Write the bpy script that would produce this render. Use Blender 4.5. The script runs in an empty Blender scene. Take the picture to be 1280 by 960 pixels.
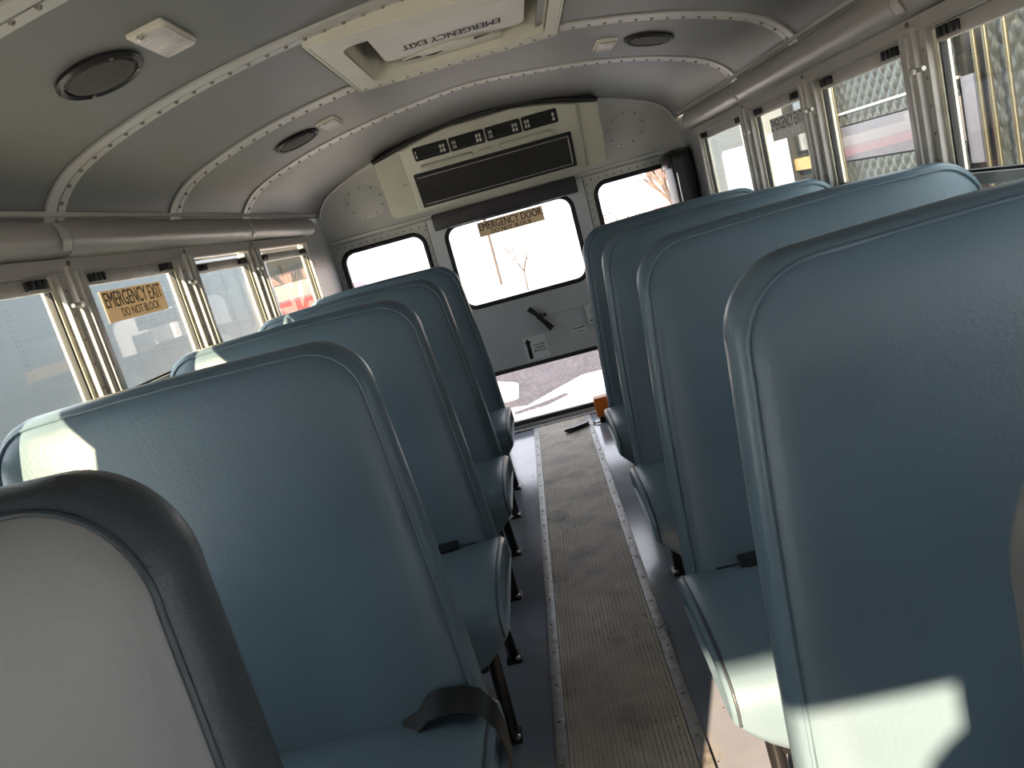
import bpy, bmesh, math, random
from mathutils import Vector, Matrix
random.seed(7)
sc = bpy.context.scene
COL = sc.collection

# ------------------------------------------------------------------ camera
cam_d = bpy.data.cameras.new('camera'); cam = bpy.data.objects.new('camera', cam_d); COL.objects.link(cam)
cam_d.sensor_fit = 'HORIZONTAL'; cam_d.sensor_width = 36.0
cam_d.lens = 963.15 / 1280 * 36.0
cam_d.clip_start = 0.02; cam_d.clip_end = 400
_r = Vector((0.96532496, 0.00912444, -0.26089166)); _u = Vector((0.25304896, 0.21284226, 0.94375018)); _f = Vector((-0.06413996, 0.97704397, -0.20315302))
cam.matrix_world = Matrix(((_r.x, _u.x, -_f.x, 0.0704), (_r.y, _u.y, -_f.y, -4.8881), (_r.z, _u.z, -_f.z, 1.3311), (0, 0, 0, 1)))
sc.camera = cam

# ------------------------------------------------------------------ world, sun, exposure
SUN_DIR = Vector((0.376, 1.0, -0.46)).normalized()
w = bpy.data.worlds.new('sky'); sc.world = w; w.use_nodes = True
nt = w.node_tree; nt.nodes.clear()
wo = nt.nodes.new('ShaderNodeOutputWorld'); bg = nt.nodes.new('ShaderNodeBackground')
bg.inputs[0].default_value = (0.90, 0.95, 1.0, 1)      # even, hazy bright sky
bg.inputs[1].default_value = 1.6
nt.links.new(bg.outputs[0], wo.inputs[0])
sd = bpy.data.lights.new('sun', 'SUN'); so = bpy.data.objects.new('sun', sd); COL.objects.link(so)
sd.energy = 11.5; sd.angle = math.radians(0.6); sd.color = (1.0, 0.76, 0.48)
so.rotation_euler = SUN_DIR.to_track_quat('-Z', 'Y').to_euler(); so.location = (-4, -9, 6)
vs = sc.view_settings
vs.view_transform = 'Standard'; vs.look = 'None'; vs.gamma = 1.0; vs.use_curve_mapping = False
vs.exposure = 1.35

# ------------------------------------------------------------------ materials
MATS = {}
def mat(name, col, rough=0.5, metal=0.0, spec=0.5, var=0.0, vscale=8.0, bump=0.0, bscale=200.0, col2=None, cscale=6.0, cthr=(0.45, 0.6), emit=None):
    m = bpy.data.materials.new(name); m.use_nodes = True
    n = m.node_tree.nodes; l = m.node_tree.links
    b = n['Principled BSDF']
    b.inputs['Roughness'].default_value = rough; b.inputs['Metallic'].default_value = metal
    b.inputs['Specular IOR Level'].default_value = spec
    tc = n.new('ShaderNodeTexCoord')
    src = None
    rgb = n.new('ShaderNodeRGB'); rgb.outputs[0].default_value = (*col, 1); src = rgb.outputs[0]
    if col2 is not None:
        nz = n.new('ShaderNodeTexNoise'); nz.inputs['Scale'].default_value = cscale; nz.inputs['Detail'].default_value = 6
        l.new(tc.outputs['Object'], nz.inputs['Vector'])
        mr = n.new('ShaderNodeMapRange'); mr.inputs[1].default_value = cthr[0]; mr.inputs[2].default_value = cthr[1]
        l.new(nz.outputs[0], mr.inputs[0])
        mx = n.new('ShaderNodeMix'); mx.data_type = 'RGBA'; l.new(mr.outputs[0], mx.inputs[0]); l.new(src, mx.inputs[6]); mx.inputs[7].default_value = (*col2, 1)
        src = mx.outputs[2]
    if var > 0:
        nz = n.new('ShaderNodeTexNoise'); nz.inputs['Scale'].default_value = vscale; nz.inputs['Detail'].default_value = 5
        l.new(tc.outputs['Object'], nz.inputs['Vector'])
        mr = n.new('ShaderNodeMapRange'); mr.inputs[1].default_value = 0.3; mr.inputs[2].default_value = 0.7; mr.inputs[3].default_value = 1 - var; mr.inputs[4].default_value = 1 + var
        l.new(nz.outputs[0], mr.inputs[0])
        vm = n.new('ShaderNodeVectorMath'); vm.operation = 'SCALE'; l.new(src, vm.inputs[0]); l.new(mr.outputs[0], vm.inputs['Scale'])
        src = vm.outputs[0]
    l.new(src, b.inputs['Base Color'])
    if bump > 0:
        nz = n.new('ShaderNodeTexNoise'); nz.inputs['Scale'].default_value = bscale; nz.inputs['Detail'].default_value = 3
        l.new(tc.outputs['Object'], nz.inputs['Vector'])
        bp = n.new('ShaderNodeBump'); bp.inputs['Strength'].default_value = bump; bp.inputs['Distance'].default_value = 0.004
        l.new(nz.outputs[0], bp.inputs['Height']); l.new(bp.outputs[0], b.inputs['Normal'])
    if emit:
        b.inputs['Emission Color'].default_value = (*emit[0], 1); b.inputs['Emission Strength'].default_value = emit[1]
    MATS[name] = m
    return m

def glass_mat(name, gloss=0.07, tint=(0.93, 0.96, 0.95), haze=0.04, rough=0.0, hazecol=(0.8, 0.8, 0.78)):
    m = bpy.data.materials.new(name); m.use_nodes = True
    n = m.node_tree.nodes; l = m.node_tree.links; n.clear()
    o = n.new('ShaderNodeOutputMaterial'); t = n.new('ShaderNodeBsdfTransparent'); t.inputs[0].default_value = (*tint, 1)
    g = n.new('ShaderNodeBsdfGlossy'); g.inputs['Roughness'].default_value = rough; d = n.new('ShaderNodeBsdfDiffuse'); d.inputs[0].default_value = (*hazecol, 1)
    lw = n.new('ShaderNodeLayerWeight'); lw.inputs[0].default_value = 0.5      # Schlick falloff, the same from both faces
    fr = n.new('ShaderNodeMath'); fr.operation = 'POWER'; fr.inputs[1].default_value = 5.0; l.new(lw.outputs['Facing'], fr.inputs[0])
    a = n.new('ShaderNodeMath'); a.operation = 'MULTIPLY_ADD'; a.inputs[1].default_value = 1.0; a.inputs[2].default_value = gloss; l.new(fr.outputs[0], a.inputs[0]); a.use_clamp = True
    m1 = n.new('ShaderNodeMixShader'); l.new(a.outputs[0], m1.inputs[0]); l.new(t.outputs[0], m1.inputs[1]); l.new(g.outputs[0], m1.inputs[2])
    tc = n.new('ShaderNodeTexCoord'); nz = n.new('ShaderNodeTexNoise'); nz.inputs['Scale'].default_value = 14; nz.inputs['Detail'].default_value = 8
    l.new(tc.outputs['Object'], nz.inputs['Vector'])
    mr = n.new('ShaderNodeMapRange'); mr.inputs[1].default_value = 0.35; mr.inputs[2].default_value = 0.8; mr.inputs[3].default_value = haze * 0.3; mr.inputs[4].default_value = haze * 2
    l.new(nz.outputs[0], mr.inputs[0])
    m2 = n.new('ShaderNodeMixShader'); l.new(mr.outputs[0], m2.inputs[0]); l.new(m1.outputs[0], m2.inputs[1]); l.new(d.outputs[0], m2.inputs[2])
    l.new(m2.outputs[0], o.inputs[0]); MATS[name] = m

def perforate(m, spacing=0.0052):
    """fine dot pattern punched in the ceiling sheet"""
    n = m.node_tree.nodes; l = m.node_tree.links; b = n['Principled BSDF']
    src = b.inputs['Base Color'].links[0].from_socket
    tc = n.new('ShaderNodeTexCoord'); sp = n.new('ShaderNodeSeparateXYZ'); l.new(tc.outputs['Object'], sp.inputs[0])
    outs = []
    for k in (0, 1):
        mu = n.new('ShaderNodeMath'); mu.operation = 'MULTIPLY'; mu.inputs[1].default_value = 2 * math.pi / spacing; l.new(sp.outputs[k], mu.inputs[0])
        si = n.new('ShaderNodeMath'); si.operation = 'SINE'; l.new(mu.outputs[0], si.inputs[0]); outs.append(si)
    pr = n.new('ShaderNodeMath'); pr.operation = 'ADD'; l.new(outs[0].outputs[0], pr.inputs[0]); l.new(outs[1].outputs[0], pr.inputs[1])
    mr = n.new('ShaderNodeMapRange'); mr.inputs[1].default_value = 0.6; mr.inputs[2].default_value = 1.5; mr.inputs[3].default_value = 1.0; mr.inputs[4].default_value = 0.62
    l.new(pr.outputs[0], mr.inputs[0])
    vm = n.new('ShaderNodeVectorMath'); vm.operation = 'SCALE'; l.new(src, vm.inputs[0]); l.new(mr.outputs[0], vm.inputs['Scale'])
    l.new(vm.outputs[0], b.inputs['Base Color'])

mat('vinyl', (0.108, 0.160, 0.200), 0.36, spec=0.5, var=0.10, vscale=3.5, bump=0.14, bscale=170)
mat('vinyl_lit_grey', (0.17, 0.172, 0.172), 0.42, spec=0.4, var=0.08, vscale=3.5, bump=0.14, bscale=170)  # same vinyl greyed for the light falling on the front-row seats
mat('vinyl_slate', (0.040, 0.050, 0.060), 0.40, spec=0.4, var=0.10, vscale=4, bump=0.25, bscale=170)  # shade on the front-left rim put into the colour; also cushion piping
perforate(mat('ceiling_sheet', (0.15, 0.146, 0.14), 0.45, metal=0.25, var=0.06, vscale=2.5))
mat('rib_metal', (0.42, 0.405, 0.375), 0.42, metal=0.2, var=0.05)
mat('rivet_metal', (0.20, 0.18, 0.155), 0.4, metal=0.6)
mat('raceway', (0.36, 0.335, 0.31), 0.38, metal=0.15, var=0.04)
mat('wall_paint', (0.42, 0.415, 0.385), 0.42, var=0.05, vscale=4)
mat('door_paint', (0.50, 0.51, 0.52), 0.45, var=0.06, vscale=5)
mat('side_panel', (0.40, 0.40, 0.40), 0.4, metal=0.3, var=0.06)
mat('aluminium', (0.46, 0.435, 0.40), 0.38, metal=0.35, var=0.10, vscale=15)
mat('bright_track', (0.70, 0.66, 0.52), 0.3, metal=0.35, var=0.12, vscale=30)
mat('black_plastic', (0.012, 0.012, 0.013), 0.4)
mat('black_paint', (0.010, 0.010, 0.011), 0.28)
mat('rubber', (0.008, 0.008, 0.009), 0.6)
mat('pad_vinyl', (0.012, 0.009, 0.013), 0.5, var=0.15, bump=0.2)
mat('floor_sheet', (0.22, 0.24, 0.30), 0.15, spec=0.6, var=0.10, vscale=6, col2=(0.25, 0.24, 0.22), cscale=9, cthr=(0.52, 0.75))
mat('mat_rubber', (0.50, 0.44, 0.365), 0.5, var=0.18, vscale=9, col2=(0.18, 0.145, 0.115), cscale=5, cthr=(0.52, 0.75))
mat('edge_metal', (0.33, 0.32, 0.31), 0.45, metal=0.4, var=0.2, vscale=30, col2=(0.14, 0.12, 0.10), cscale=40, cthr=(0.55, 0.75))
mat('screw_metal', (0.6, 0.58, 0.55), 0.3, metal=0.9)
mat('sticker_tan', (0.56, 0.46, 0.335), 0.6, var=0.05)
mat('sticker_silver', (0.66, 0.63, 0.60), 0.6, var=0.06)
mat('sticker_white', (0.66, 0.67, 0.68), 0.6)
def translucent(m, fac=0.55):
    n = m.node_tree.nodes; l = m.node_tree.links; b = n['Principled BSDF']; o = n['Material Output']
    t = n.new('ShaderNodeBsdfTranslucent'); l.new(b.inputs['Base Color'].links[0].from_socket, t.inputs[0])
    mx = n.new('ShaderNodeMixShader'); mx.inputs[0].default_value = fac; l.new(b.outputs[0], mx.inputs[1]); l.new(t.outputs[0], mx.inputs[2]); l.new(mx.outputs[0], o.inputs[0])
translucent(MATS['sticker_tan'], 0.45); translucent(MATS['sticker_silver'], 0.35)
mat('ink', (0.008, 0.007, 0.007), 0.6)
mat('ink_white', (0.92, 0.92, 0.90), 0.6); translucent(MATS['ink_white'], 0.45)
mat('ac_plastic', (0.45, 0.44, 0.365), 0.4, var=0.04)
mat('ac_grille', (0.014, 0.013, 0.012), 0.55, var=0.2, vscale=60)
mat('vent_white', (0.62, 0.60, 0.55), 0.5)
mat('hatch_plastic', (0.53, 0.505, 0.42), 0.45, var=0.04)
mat('hatch_lid', (0.60, 0.56, 0.52), 0.5, var=0.03)
mat('lamp_lens', (0.50, 0.46, 0.44), 0.18, var=0.12, vscale=25)
mat('speaker_cone', (0.04, 0.035, 0.03), 0.7, var=0.2, vscale=90)
mat('orange_plastic', (0.75, 0.17, 0.015), 0.4)
mat('foam', (0.50, 0.33, 0.16), 0.9, var=0.3, vscale=60, bump=0.6, bscale=90)
mat('dirt', (0.045, 0.033, 0.024), 0.95)
glass_mat('glass', 0.03, haze=0.03)
glass_mat('glass_rear', 0.02, haze=0.02, tint=(0.96, 0.95, 0.97))
# outdoors
mat('snow', (0.80, 0.80, 0.80), 0.8, var=0.05, vscale=0.7)
mat('asphalt', (0.032, 0.030, 0.040), 0.8, var=0.25, vscale=3, col2=(0.085, 0.08, 0.10), cscale=30, cthr=(0.5, 0.62))
mat('dry_grass', (0.13, 0.10, 0.055), 0.95, var=0.3, vscale=14)
mat('trailer_skin', (0.075, 0.09, 0.104), 0.35, metal=0.1, var=0.03, vscale=1.2)
mat('trailer_edge', (0.17, 0.155, 0.165), 0.4)
mat('quilt_steel', (0.062, 0.07, 0.07), 0.3, metal=0.45, var=0.08, vscale=3)
mat('chrome_trim', (0.25, 0.23, 0.17), 0.18, metal=0.9)
mat('lavender_paint', (0.105, 0.105, 0.14), 0.4)
mat('white_paint', (0.80, 0.79, 0.78), 0.35)
mat('grey_paint', (0.10, 0.11, 0.12), 0.4)
mat('dark_glass', (0.015, 0.016, 0.018), 0.12)
mat('bus_yellow', (0.36, 0.21, 0.035), 0.4)
mat('red_paint', (0.14, 0.012, 0.02), 0.3)
mat('dark_wall', (0.008, 0.009, 0.010), 0.8, var=0.3, vscale=2.5)
mat('amber', (0.30, 0.18, 0.03), 0.35)
mat('bark', (0.05, 0.042, 0.04), 0.9, var=0.2)
mat('twig', (0.10, 0.075, 0.065), 0.9, var=0.2)
mat('tyre', (0.015, 0.015, 0.015), 0.8)
mat('roof_shingle', (0.20, 0.19, 0.20), 0.8)
mat('brick_red', (0.36, 0.20, 0.18), 0.8)

# ------------------------------------------------------------------ mesh helpers
class MB:
    def __init__(s): s.v = []; s.f = []
    def add(s, vs_, fs):
        o = len(s.v); s.v += [tuple(p) for p in vs_]; s.f += [tuple(i + o for i in f) for f in fs]; return s
    def box(s, x0, x1, y0, y1, z0, z1):
        return s.add([(x0, y0, z0), (x1, y0, z0), (x1, y1, z0), (x0, y1, z0), (x0, y0, z1), (x1, y0, z1), (x1, y1, z1), (x0, y1, z1)],
                     [(0, 3, 2, 1), (4, 5, 6, 7), (0, 1, 5, 4), (1, 2, 6, 5), (2, 3, 7, 6), (3, 0, 4, 7)])
    def bbox(s, x0, x1, y0, y1, z0, z1, b=0.004):
        """box with chamfered edges"""
        bm = bmesh.new(); bmesh.ops.create_cube(bm, size=1.0)
        for v in bm.verts: v.co = Vector(((x0 + x1) / 2 + v.co.x * (x1 - x0), (y0 + y1) / 2 + v.co.y * (y1 - y0), (z0 + z1) / 2 + v.co.z * (z1 - z0)))
        b = min(b, 0.45 * min(abs(x1 - x0), abs(y1 - y0), abs(z1 - z0)))
        bmesh.ops.bevel(bm, geom=list(bm.edges), offset=b, segments=2, profile=0.6, affect='EDGES')
        bm.verts.index_update()
        s.add([v.co[:] for v in bm.verts], [[v.index for v in f.verts] for f in bm.faces]); bm.free(); return s
    def loft(s, rings, cap0=True, cap1=True):
        n = len(rings[0]); o = len(s.v)
        for r in rings: s.v += [tuple(p) for p in r]
        for k in range(len(rings) - 1):
            for i in range(n):
                a = o + k * n + i; b = o + k * n + (i + 1) % n
                s.f.append((a, b, b + n, a + n))
        if cap0: s.f.append(tuple(o + i for i in reversed(range(n))))
        if cap1: s.f.append(tuple(o + (len(rings) - 1) * n + i for i in range(n)))
        return s
    def tube(s, pts, r, n=8, closed=False, taper=None):
        pts = [Vector(p) for p in pts]; m = len(pts); rings = []
        prev = None
        for i, p in enumerate(pts):
            if closed: t = pts[(i + 1) % m] - pts[i - 1]
            else: t = pts[min(i + 1, m - 1)] - pts[max(i - 1, 0)]
            if t.length < 1e-9: t = Vector((0, 0, 1))
            t.normalize()
            if prev is None:
                a = Vector((0, 0, 1)) if abs(t.z) < 0.9 else Vector((1, 0, 0))
                u = t.cross(a).normalized()
            else:
                u = (prev - t * prev.dot(t)).normalized()
            prev = u; v = t.cross(u)
            rr = r if taper is None else r * (1 + (taper - 1) * i / (m - 1))
            rings.append([p + (u * math.cos(2 * math.pi * k / n) + v * math.sin(2 * math.pi * k / n)) * rr for k in range(n)])
        if closed:
            o = len(s.v)
            for q in rings: s.v += [tuple(p) for p in q]
            for k in range(m):
                for i in range(n):
                    a = o + k * n + i; b = o + k * n + (i + 1) % n; c = o + ((k + 1) % m) * n + (i + 1) % n; d = o + ((k + 1) % m) * n + i
                    s.f.append((a, b, c, d))
            return s
        return s.loft(rings)
    def lathe(s, prof, c, axis, n=24, cap=True):
        """prof = [(radius, height)], spun about axis through c"""
        ax = Vector(axis).normalized(); a = Vector((1, 0, 0)) if abs(ax.x) < 0.9 else Vector((0, 1, 0))
        u = ax.cross(a).normalized(); v = ax.cross(u); c = Vector(c)
        rings = [[c + ax * h + (u * math.cos(2 * math.pi * k / n) + v * math.sin(2 * math.pi * k / n)) * r for k in range(n)] for r, h in prof]
        return s.loft(rings, cap, cap)
    def dome(s, c, axis, r, h, n=6):
        return s.lathe([(r, 0), (r * 0.75, h * 0.7), (r * 0.25, h)], c, axis, n)
    def xf(s, M):
        s.v = [tuple(M @ Vector(p)) for p in s.v]; return s
    def build(s, name, material, parent=None, smooth=None, kind=None):
        me = bpy.data.meshes.new(name)
        off = Vector((0, 0, 0)); q = parent
        while q is not None: off += Vector(q.location); q = q.parent
        me.from_pydata([tuple(Vector(p) - off) for p in s.v], [], s.f)
        bm = bmesh.new(); bm.from_mesh(me); bmesh.ops.recalc_face_normals(bm, faces=bm.faces[:]); bm.to_mesh(me); bm.free()
        me.materials.append(MATS[material])
        o = bpy.data.objects.new(name, me); COL.objects.link(o)
        if parent: o.parent = parent
        if smooth is not None:
            me.polygons.foreach_set('use_smooth', [True] * len(me.polygons))
            me.set_sharp_from_angle(angle=math.radians(smooth))
        if kind: o['kind'] = kind
        return o

def empty(name, loc):
    o = bpy.data.objects.new(name, None); o.empty_display_size = 0.1; COL.objects.link(o); o.location = loc; return o
def tag(o, label, cat, group=None):
    o['label'] = label; o['category'] = cat
    if group: o['group'] = group
    return o
def thing(name, loc, label, cat, group=None): return tag(empty(name, loc), label, cat, group)
def struct(o): o['kind'] = 'structure'; return o

def rr(x0, x1, z0, z1, r, n=6):
    """rounded rectangle loop, counter-clockwise; r = one radius or 4 (bl, br, tr, tl)"""
    R4 = r if isinstance(r, (tuple, list)) else (r,) * 4
    out = []
    for (cx, cz, a0, q) in ((x0 + R4[0], z0 + R4[0], 180, R4[0]), (x1 - R4[1], z0 + R4[1], 270, R4[1]), (x1 - R4[2], z1 - R4[2], 0, R4[2]), (x0 + R4[3], z1 - R4[3], 90, R4[3])):
        for k in range(n + 1):
            a = math.radians(a0 + 90 * k / n); out.append((cx + q * math.cos(a), cz + q * math.sin(a)))
    return out
def sheet(outer, holes, t):
    """flat plate with holes, in x/z, centred on y=0, thickness t -> MB"""
    cu = bpy.data.curves.new('tmp', 'CURVE'); cu.dimensions = '2D'; cu.fill_mode = 'BOTH'; cu.extrude = t / 2
    for lp in [outer] + holes:
        sp = cu.splines.new('POLY'); sp.points.add(len(lp) - 1); sp.use_cyclic_u = True
        for i, (x, z) in enumerate(lp): sp.points[i].co = (x, z, 0, 1)
    o = bpy.data.objects.new('tmp', cu); COL.objects.link(o)
    me = bpy.data.meshes.new_from_object(o.evaluated_get(bpy.context.evaluated_depsgraph_get()))
    m = MB().add([(v.co.x, v.co.z, v.co.y) for v in me.vertices], [tuple(p.vertices) for p in me.polygons])
    bpy.data.objects.remove(o); bpy.data.curves.remove(cu); bpy.data.meshes.remove(me)
    return m
def text_mesh(body, w_, h_, origin, xd, yd, depth=0.0006, bold=0.022):
    """lettering stretched to w_ x h_, lower-left at origin"""
    cu = bpy.data.curves.new('tmp', 'FONT'); cu.body = body; cu.resolution_u = 3
    o = bpy.data.objects.new('tmp', cu); COL.objects.link(o)
    me = bpy.data.meshes.new_from_object(o.evaluated_get(bpy.context.evaluated_depsgraph_get()))
    P = [v.co.copy() for v in me.vertices]; F = [tuple(p.vertices) for p in me.polygons]
    bpy.data.objects.remove(o); bpy.data.curves.remove(cu); bpy.data.meshes.remove(me)
    xs = [p.x for p in P]; ys = [p.y for p in P]; x0, x1, y0, y1 = min(xs), max(xs), min(ys), max(ys)
    O = Vector(origin); xd = Vector(xd).normalized(); yd = Vector(yd).normalized(); nd = xd.cross(yd)
    m = MB(); k = w_ / (x1 - x0)
    for j, sh in enumerate((-bold, 0.0, bold)):      # heavier strokes: the letters laid down three times, a hair apart
        m.add([O + xd * ((p.x - x0 + sh) * k) + yd * ((p.y - y0) / (y1 - y0) * h_) + nd * (depth + 0.0001 * j) for p in P], F)
    return m
def merge(*ms):
    r = MB()
    for m in ms: r.add(m.v, m.f)
    return r

# ------------------------------------------------------------------ shell dimensions
YF = -6.35                       # front bulkhead
POSTS = [-1.445, -2.155, -2.865, -3.575, -4.285, -4.995, -5.705]
SX = [0, .14, .42, .65, .85, .985, 1.058, 1.095]; SZ = [1.912, 1.906, 1.877, 1.84, 1.79, 1.74, 1.685, 1.63]
def catmull(pts, sub):
    out = []
    for i in range(len(pts) - 1):
        p0 = pts[max(i - 1, 0)]; p1 = pts[i]; p2 = pts[i + 1]; p3 = pts[min(i + 2, len(pts) - 1)]
        for k in range(sub):
            t = k / sub
            out.append(tuple(0.5 * (2 * b + (c - a) * t + (2 * a - 5 * b + 4 * c - d) * t * t + (3 * b - a - 3 * c + d) * t ** 3) for a, b, c, d in zip(p0, p1, p2, p3)))
    out.append(pts[-1]); return out
_half = list(zip(SX, SZ))
SEC = catmull([(-x, z) for x, z in reversed(_half)] + _half[1:], 4)     # left edge to right edge
def sec_z(x):
    for (xa, za), (xb, zb) in zip(SEC, SEC[1:]):
        if xa <= x <= xb: return za + (zb - za) * (x - xa) / (xb - xa)
    return SEC[0][1]
def sec_n(i):
    a = SEC[max(i - 1, 0)]; b = SEC[min(i + 1, len(SEC) - 1)]
    t = Vector((b[0] - a[0], b[1] - a[1])).normalized(); return Vector((t.y, -t.x))   # pointing down / inwards
def sec_strip(y0, y1, off, th, i0=0, i1=None):
    """sheet following the ceiling section between y0 and y1, off below the ceiling line"""
    i1 = len(SEC) - 1 if i1 is None else i1
    m = MB(); rings = []
    for i in range(i0, i1 + 1):
        n = sec_n(i); p = Vector(SEC[i]) + n * off; q = p - n * th
        rings.append([(p.x, y0, p.y), (p.x, y1, p.y), (q.x, y1, q.y), (q.x, y0, q.y)])
    return m.loft(rings)

# ------------------------------------------------------------------ floor
floor = struct(MB().box(-1.16, 1.16, YF, 0.03, -0.06, 0.0).build('floor', 'floor_sheet'))

# ------------------------------------------------------------------ ceiling with panels, ribs and rivets
ceiling = struct(empty('ceiling', (0, 0, 1.95)))
RIBS = POSTS
HX, HY0, HY1 = 0.345, -2.835, -2.13      # roof hatch
edges = [0.0] + RIBS + [YF]
for a, b in zip(edges, edges[1:]):
    if a > -2.5 and b < -2.5:           # the bay with the hatch leaves a hole for it
        il = min(range(len(SEC)), key=lambda i: abs(SEC[i][0] + 0.30)); ir = len(SEC) - 1 - il
        sec_strip(b, a, 0, 0.012, 0, il).build('panel', 'ceiling_sheet', ceiling, 40)
        sec_strip(b, a, 0, 0.012, ir, len(SEC) - 1).build('panel', 'ceiling_sheet', ceiling, 40)
    else:
        sec_strip(b, a, 0, 0.012).build('panel', 'ceiling_sheet', ceiling, 40)
def rib_span(y, i0, i1):
    rb = sec_strip(y - 0.046, y - 0.004, 0.006, 0.007, i0, i1).build('rib', 'rib_metal', ceiling, 40)
    sec_strip(y + 0.007, y + 0.040, 0.004, 0.005, i0, i1).build('flange', 'rib_metal', rb, 40)
    sec_strip(y - 0.005, y + 0.008, 0.0012, 0.004, i0, i1).build('seam', 'black_plastic', rb, 40)
    m = MB(); acc = 0.0
    for i in range(i0, i1):
        p = Vector(SEC[i]); q = Vector(SEC[i + 1]); L = (q - p).length; t = acc
        while t < L:
            c = p.lerp(q, t / L); n = sec_n(i); c += n * 0.004
            m.dome((c.x, y + 0.012, c.y), (n.x, 0, n.y), 0.0065, 0.006); t += 0.052
        acc = t - L
    m.build('rivets', 'rivet_metal', rb, 40, 'stuff')
for y in RIBS:
    if abs(y + 2.865) < 0.01 or abs(y + 2.155) < 0.01:
        il = min(range(len(SEC)), key=lambda i: abs(SEC[i][0] + 0.32)); ir = len(SEC) - 1 - il
        if abs(y + 2.155) < 0.01:
            rib_span(y, 0, il); rib_span(y, ir, len(SEC) - 1)
        else:
            rib_span(y, 0, len(SEC) - 1)
    else:
        rib_span(y, 0, len(SEC) - 1)

# ------------------------------------------------------------------ side walls
def side_wall(s, name):
    root = struct(empty(name, (s * 1.14, -3.2, 0)))
    X = lambda a, b: (min(s * a, s * b), max(s * a, s * b))
    xa, xb = X(1.125, 1.16)
    MB().box(xa, xb, YF, 0.02, 0, 0.79).build('lower_panel', 'side_panel', root)
    MB().box(*X(1.105, 1.165), YF, -0.5, 0.775, 0.80).build('sill', 'aluminium', root)
    MB().box(xa, xb, YF, -0.4, 1.505, 1.66).build('upper_panel', 'raceway', root)
    # riveted filler panel behind the last window
    MB().box(*X(1.118, 1.16), -0.545, 0.02, 0.79, 1.70).build('filler_panel', 'side_panel', root)
    m = MB()
    for k in range(22): m.dome((s * 1.118, -0.535, 0.82 + k * 0.031), (-s, 0, 0), 0.006, 0.004)
    m.build('rivets', 'rivet_metal', root, 40, 'stuff')
    # head strip over the windows
    MB().box(*X(1.098, 1.13), YF, -0.545, 1.500, 1.535).build('head_strip', 'raceway', root)
    for y in POSTS:
        p = merge(MB().bbox(*X(1.085, 1.13), y - 0.034, y + 0.034, 0.79, 1.515, 0.005), MB().bbox(*X(1.076, 1.09), y - 0.016, y + 0.004, 0.79, 1.50, 0.004)).build('post', 'aluminium', root, 35)
        k = MB().lathe([(0.009, 0), (0.009, 0.008), (0.005, 0.012)], (s * 1.076, y - 0.045, 1.412), (-s, 0, 0), 10)
        k.tube([(s * 1.083, y - 0.075, 1.412), (s * 1.083, y - 0.01, 1.412)], 0.006, 8)
        k.build('clamp_screw', 'aluminium', p, 35)
        MB().dome((s * 1.098, y, 1.522), (-s, 0, 0), 0.008, 0.006, 8).build('screw', 'rivet_metal', p, 40)
    if s < 0:   # unseen solid panel added to block sun through part of this bay
        MB().box(*X(1.11, 1.15), -4.745, -4.285, 0.79, 1.505).build('sun_block_panel', 'side_panel', root)
    return root
wall_left = side_wall(-1, 'wall_left'); wall_right = side_wall(1, 'wall_right')

# raceway covers over the windows
BUL = [(1.13, 1.650), (1.098, 1.640), (1.076, 1.622), (1.064, 1.598), (1.063, 1.573), (1.074, 1.550), (1.098, 1.536), (1.13, 1.534)]
tn = 0
for s in (-1, 1):
    cuts = [-0.42, -1.435, -2.862, -4.28, YF]
    tn += 1
    root = struct(empty('trim_%d' % tn, (s * 1.1, -3, 1.6)))
    for j, (a, b) in enumerate(zip(cuts, cuts[1:])):
        sc_ = 1.0 if j % 2 else 0.93
        rings = []
        B = [(1.13 - (1.13 - x) * sc_, 1.592 + (z - 1.592) * sc_) for x, z in BUL]
        rings = [[(s * x, y, z) for x, z in B] for y in (a, b)]
        c = MB().loft(rings).build('raceway_cover', 'raceway', root, 40)
        if j:
            clip = [(x - 0.004, 1.592 + (z - 1.592) * 1.02) for x, z in BUL[2:6]] ; clip2 = [(x, z) for x, z in BUL[2:6]]
            rings = [[(s * p[0], y, p[1]) for p in clip] + [(s * p[0], y, p[1]) for p in reversed(clip2)] for y in (a - 0.012, a - 0.052)]
            MB().loft(rings).build('clip', 'rib_metal', c, 40)
    # strip where the ceiling meets the raceway
    MB().box(min(s * 1.075, s * 1.13), max(s * 1.075, s * 1.13), YF, -0.30, 1.640, 1.652).build('edge_strip', 'rib_metal', root)

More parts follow.
